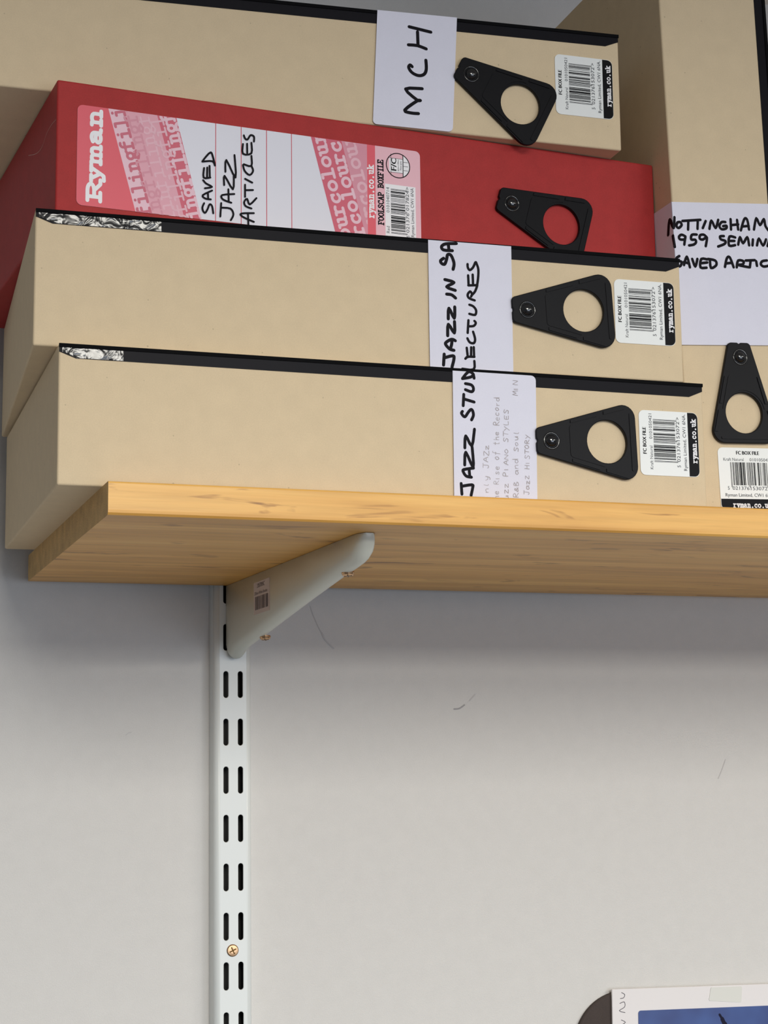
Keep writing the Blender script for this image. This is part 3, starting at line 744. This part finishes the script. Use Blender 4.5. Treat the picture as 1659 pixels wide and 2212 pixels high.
P.text('F/C', .0046, q(1958, 472), .0072, bold=.0003)
P.text('365mm x 250mm', .0013, q(1974, 472), .0068); P.text('75mm spine', .0013, q(1990, 478), .0056)
P.done('round_size_mark', PRINTBLK, lab)
zone([(1886, 77), (2076, 77), (2076, 388), (1886, 388)], PRINTWHITE, -.00048, 'barcode_panel')
P = Print(-.00052)
barcode(P, '5021376017824', .0097, .0362, W - .1921, W - .2010)
P.done('barcode_bars', PRINTBLK, lab)
P = Print(-.00052)
P.text('Red', .0028, q(1912, 97), .0040); P.text('0101040714', .0028, q(1912, 218), .0150)
P.text('5', .0026, q(2034, 84)); P.text('021376', .0030, q(2034, 112), .0115); P.text('017824>', .0030, q(2034, 243), .0140)
P.text('Ryman Limited, CW1 6NA', .0028, q(2064, 89), .0292)
P.done('small_text', PRINTGREY, lab)
handwriting(lab, 'saved', y=-.0009)

# top kraft file, sagging at its left end
m4 = pose(*BOX[3])
f4 = kraft_file('kraft box file on top of the stack, its white label marked MCH', m4, cn(.2718, .0363), cn(.3015, .0215), (.0187, W - .3259), h0=0.07296, h1=0.06433)
l4 = band(f4, [cn(.2118, .0002), cn(.2603, .0002), cn(.2641, .0711), cn(.2152, .0697)], [.0022, .0030, 0, 0])
handwriting(l4, 'mch', y=-.0011)

# upright kraft file on the right
m5 = pose(*BOX[4], lie=False)
f5 = kraft_file('kraft box file standing upright right of the stack, its white label marked NOTTINGHAM', m5, (.0374, .0962), (.0377, .0618), (.0194, .0414))
l5 = band(f5, [(-.0010, .1026), (.0731, .1052), (.0731, .1942), (-.0010, .1906)], 0)
bm = bmesh.new()
prism = [(-.0010, .1022), (-.0010, .1898)]
vs = [(-.0010, -.0010, .1026), (-.0010, .0330, .1026), (-.0010, .0330, .1906), (-.0010, -.0010, .1906)]
a = [bm.verts.new(v) for v in vs]; b = [bm.verts.new((v[0] + .0003, v[1], v[2])) for v in vs]
bm.faces.new(a); bm.faces.new(b[::-1])
for k in range(4): bm.faces.new((a[k], a[(k + 1) % 4], b[(k + 1) % 4], b[k]))
bmesh.ops.recalc_face_normals(bm, faces=list(bm.faces))
obj('folded_flap', bm, PAPER, l5)
handwriting(l5, 'nott', y=-.0011, lie=False, fold=True)

# ---------------------------------------------------------------- things low on the right of the wall
BLUE = mat('blue_photo', (62, 84, 142), 0.35); nt, N, L, B = nodes(BLUE)
n = noise_tex(nt, 14, 3); r = ramp(nt, n.outputs[0], [(0.35, lin((44, 50, 100))), (0.65, lin((66, 92, 152)))]); L.new(r.outputs[0], B.inputs['Base Color'])
disc = thing('round_disc', 'dark brown round disc half hidden behind the white card low on the wall', 'disc', Matrix.Translation((.4290, -.0002, -.3420)))
bm = bmesh.new(); n_ = 64; R = .0395
rg = [(R, 0), (R, -.0030), (R - .0008, -.0036), (.0075, -.0036), (.0075, 0)]
vr = [[bm.verts.new((rr * math.cos(2 * math.pi * k / n_), yy, rr * math.sin(2 * math.pi * k / n_))) for k in range(n_)] for rr, yy in rg]
for a, b in zip(vr, vr[1:] + vr[:1]):
    for k in range(n_): bm.faces.new((a[k], a[(k + 1) % n_], b[(k + 1) % n_], b[k]))
bmesh.ops.recalc_face_normals(bm, faces=list(bm.faces))
obj('disc_plate', bm, mottled('dark_brown_disc', (70, 60, 56), 0.7, speck=False, amp=0.15), disc)
card = thing('mounted_picture', 'white card mount with a dark blue picture and penned margin, low on the wall', 'picture', Matrix.Translation((.4191, -.0042, -.3004)) @ Matrix.Rotation(math.radians(1.3), 4, 'Y'))
obj('mount', box_bm(0, .20, -.0018, 0, -.22, 0, .0003, 1), mat('card_white', (226, 222, 222), 0.6), card)
pic = obj('print', prism_bm(rounded([(.0205, -.20), (.18, -.20), (.18, -.0155), (.0205, -.0155)], .002, 4), -.0023, -.0016), BLUE, card)
P = Print(-.0024)
arcp = [(.0865, -.0205), (.0885, -.0235), (.0905, -.0275), (.0915, -.033), (.091, -.042), (.088, -.055)]
for k in range(len(arcp) - 1): P.stroke([arcp[k], arcp[k + 1]], .0018 + k * .0012)
P.done('dark_curved_shape', mat('dark_navy', (24, 22, 44), 0.5, spec=0.15), pic)
P = Print(-.0019)
for st in ([(.0075, -.0025), (.0100, -.0040), (.0090, -.0062), (.0065, -.0066)], [(.0060, -.0100), (.0095, -.0090), (.0098, -.0125), (.0055, -.0150), (.0100, -.0165)], [(.0070, -.0215), (.0102, -.0232), (.0068, -.0250)], [(.0068, -.0285), (.0100, -.0270), (.0102, -.0300)], [(.0065, -.0340), (.0100, -.0335)], [(.0070, -.0380), (.0098, -.0365), (.0095, -.0400), (.0070, -.0400)]):
    P.stroke(smooth_path(st, 3), .0005)
P.done('pen_writing', mat('grey_pen', (96, 92, 98), 0.6), card)
tape = mat('clear_tape', (220, 220, 214), 0.12)
sheet('tape_piece', rounded([(.078, -.0105), (.105, -.0125), (.106, -.001), (.080, -.001)], .001, 3), -.00215, tape, card, .0003)
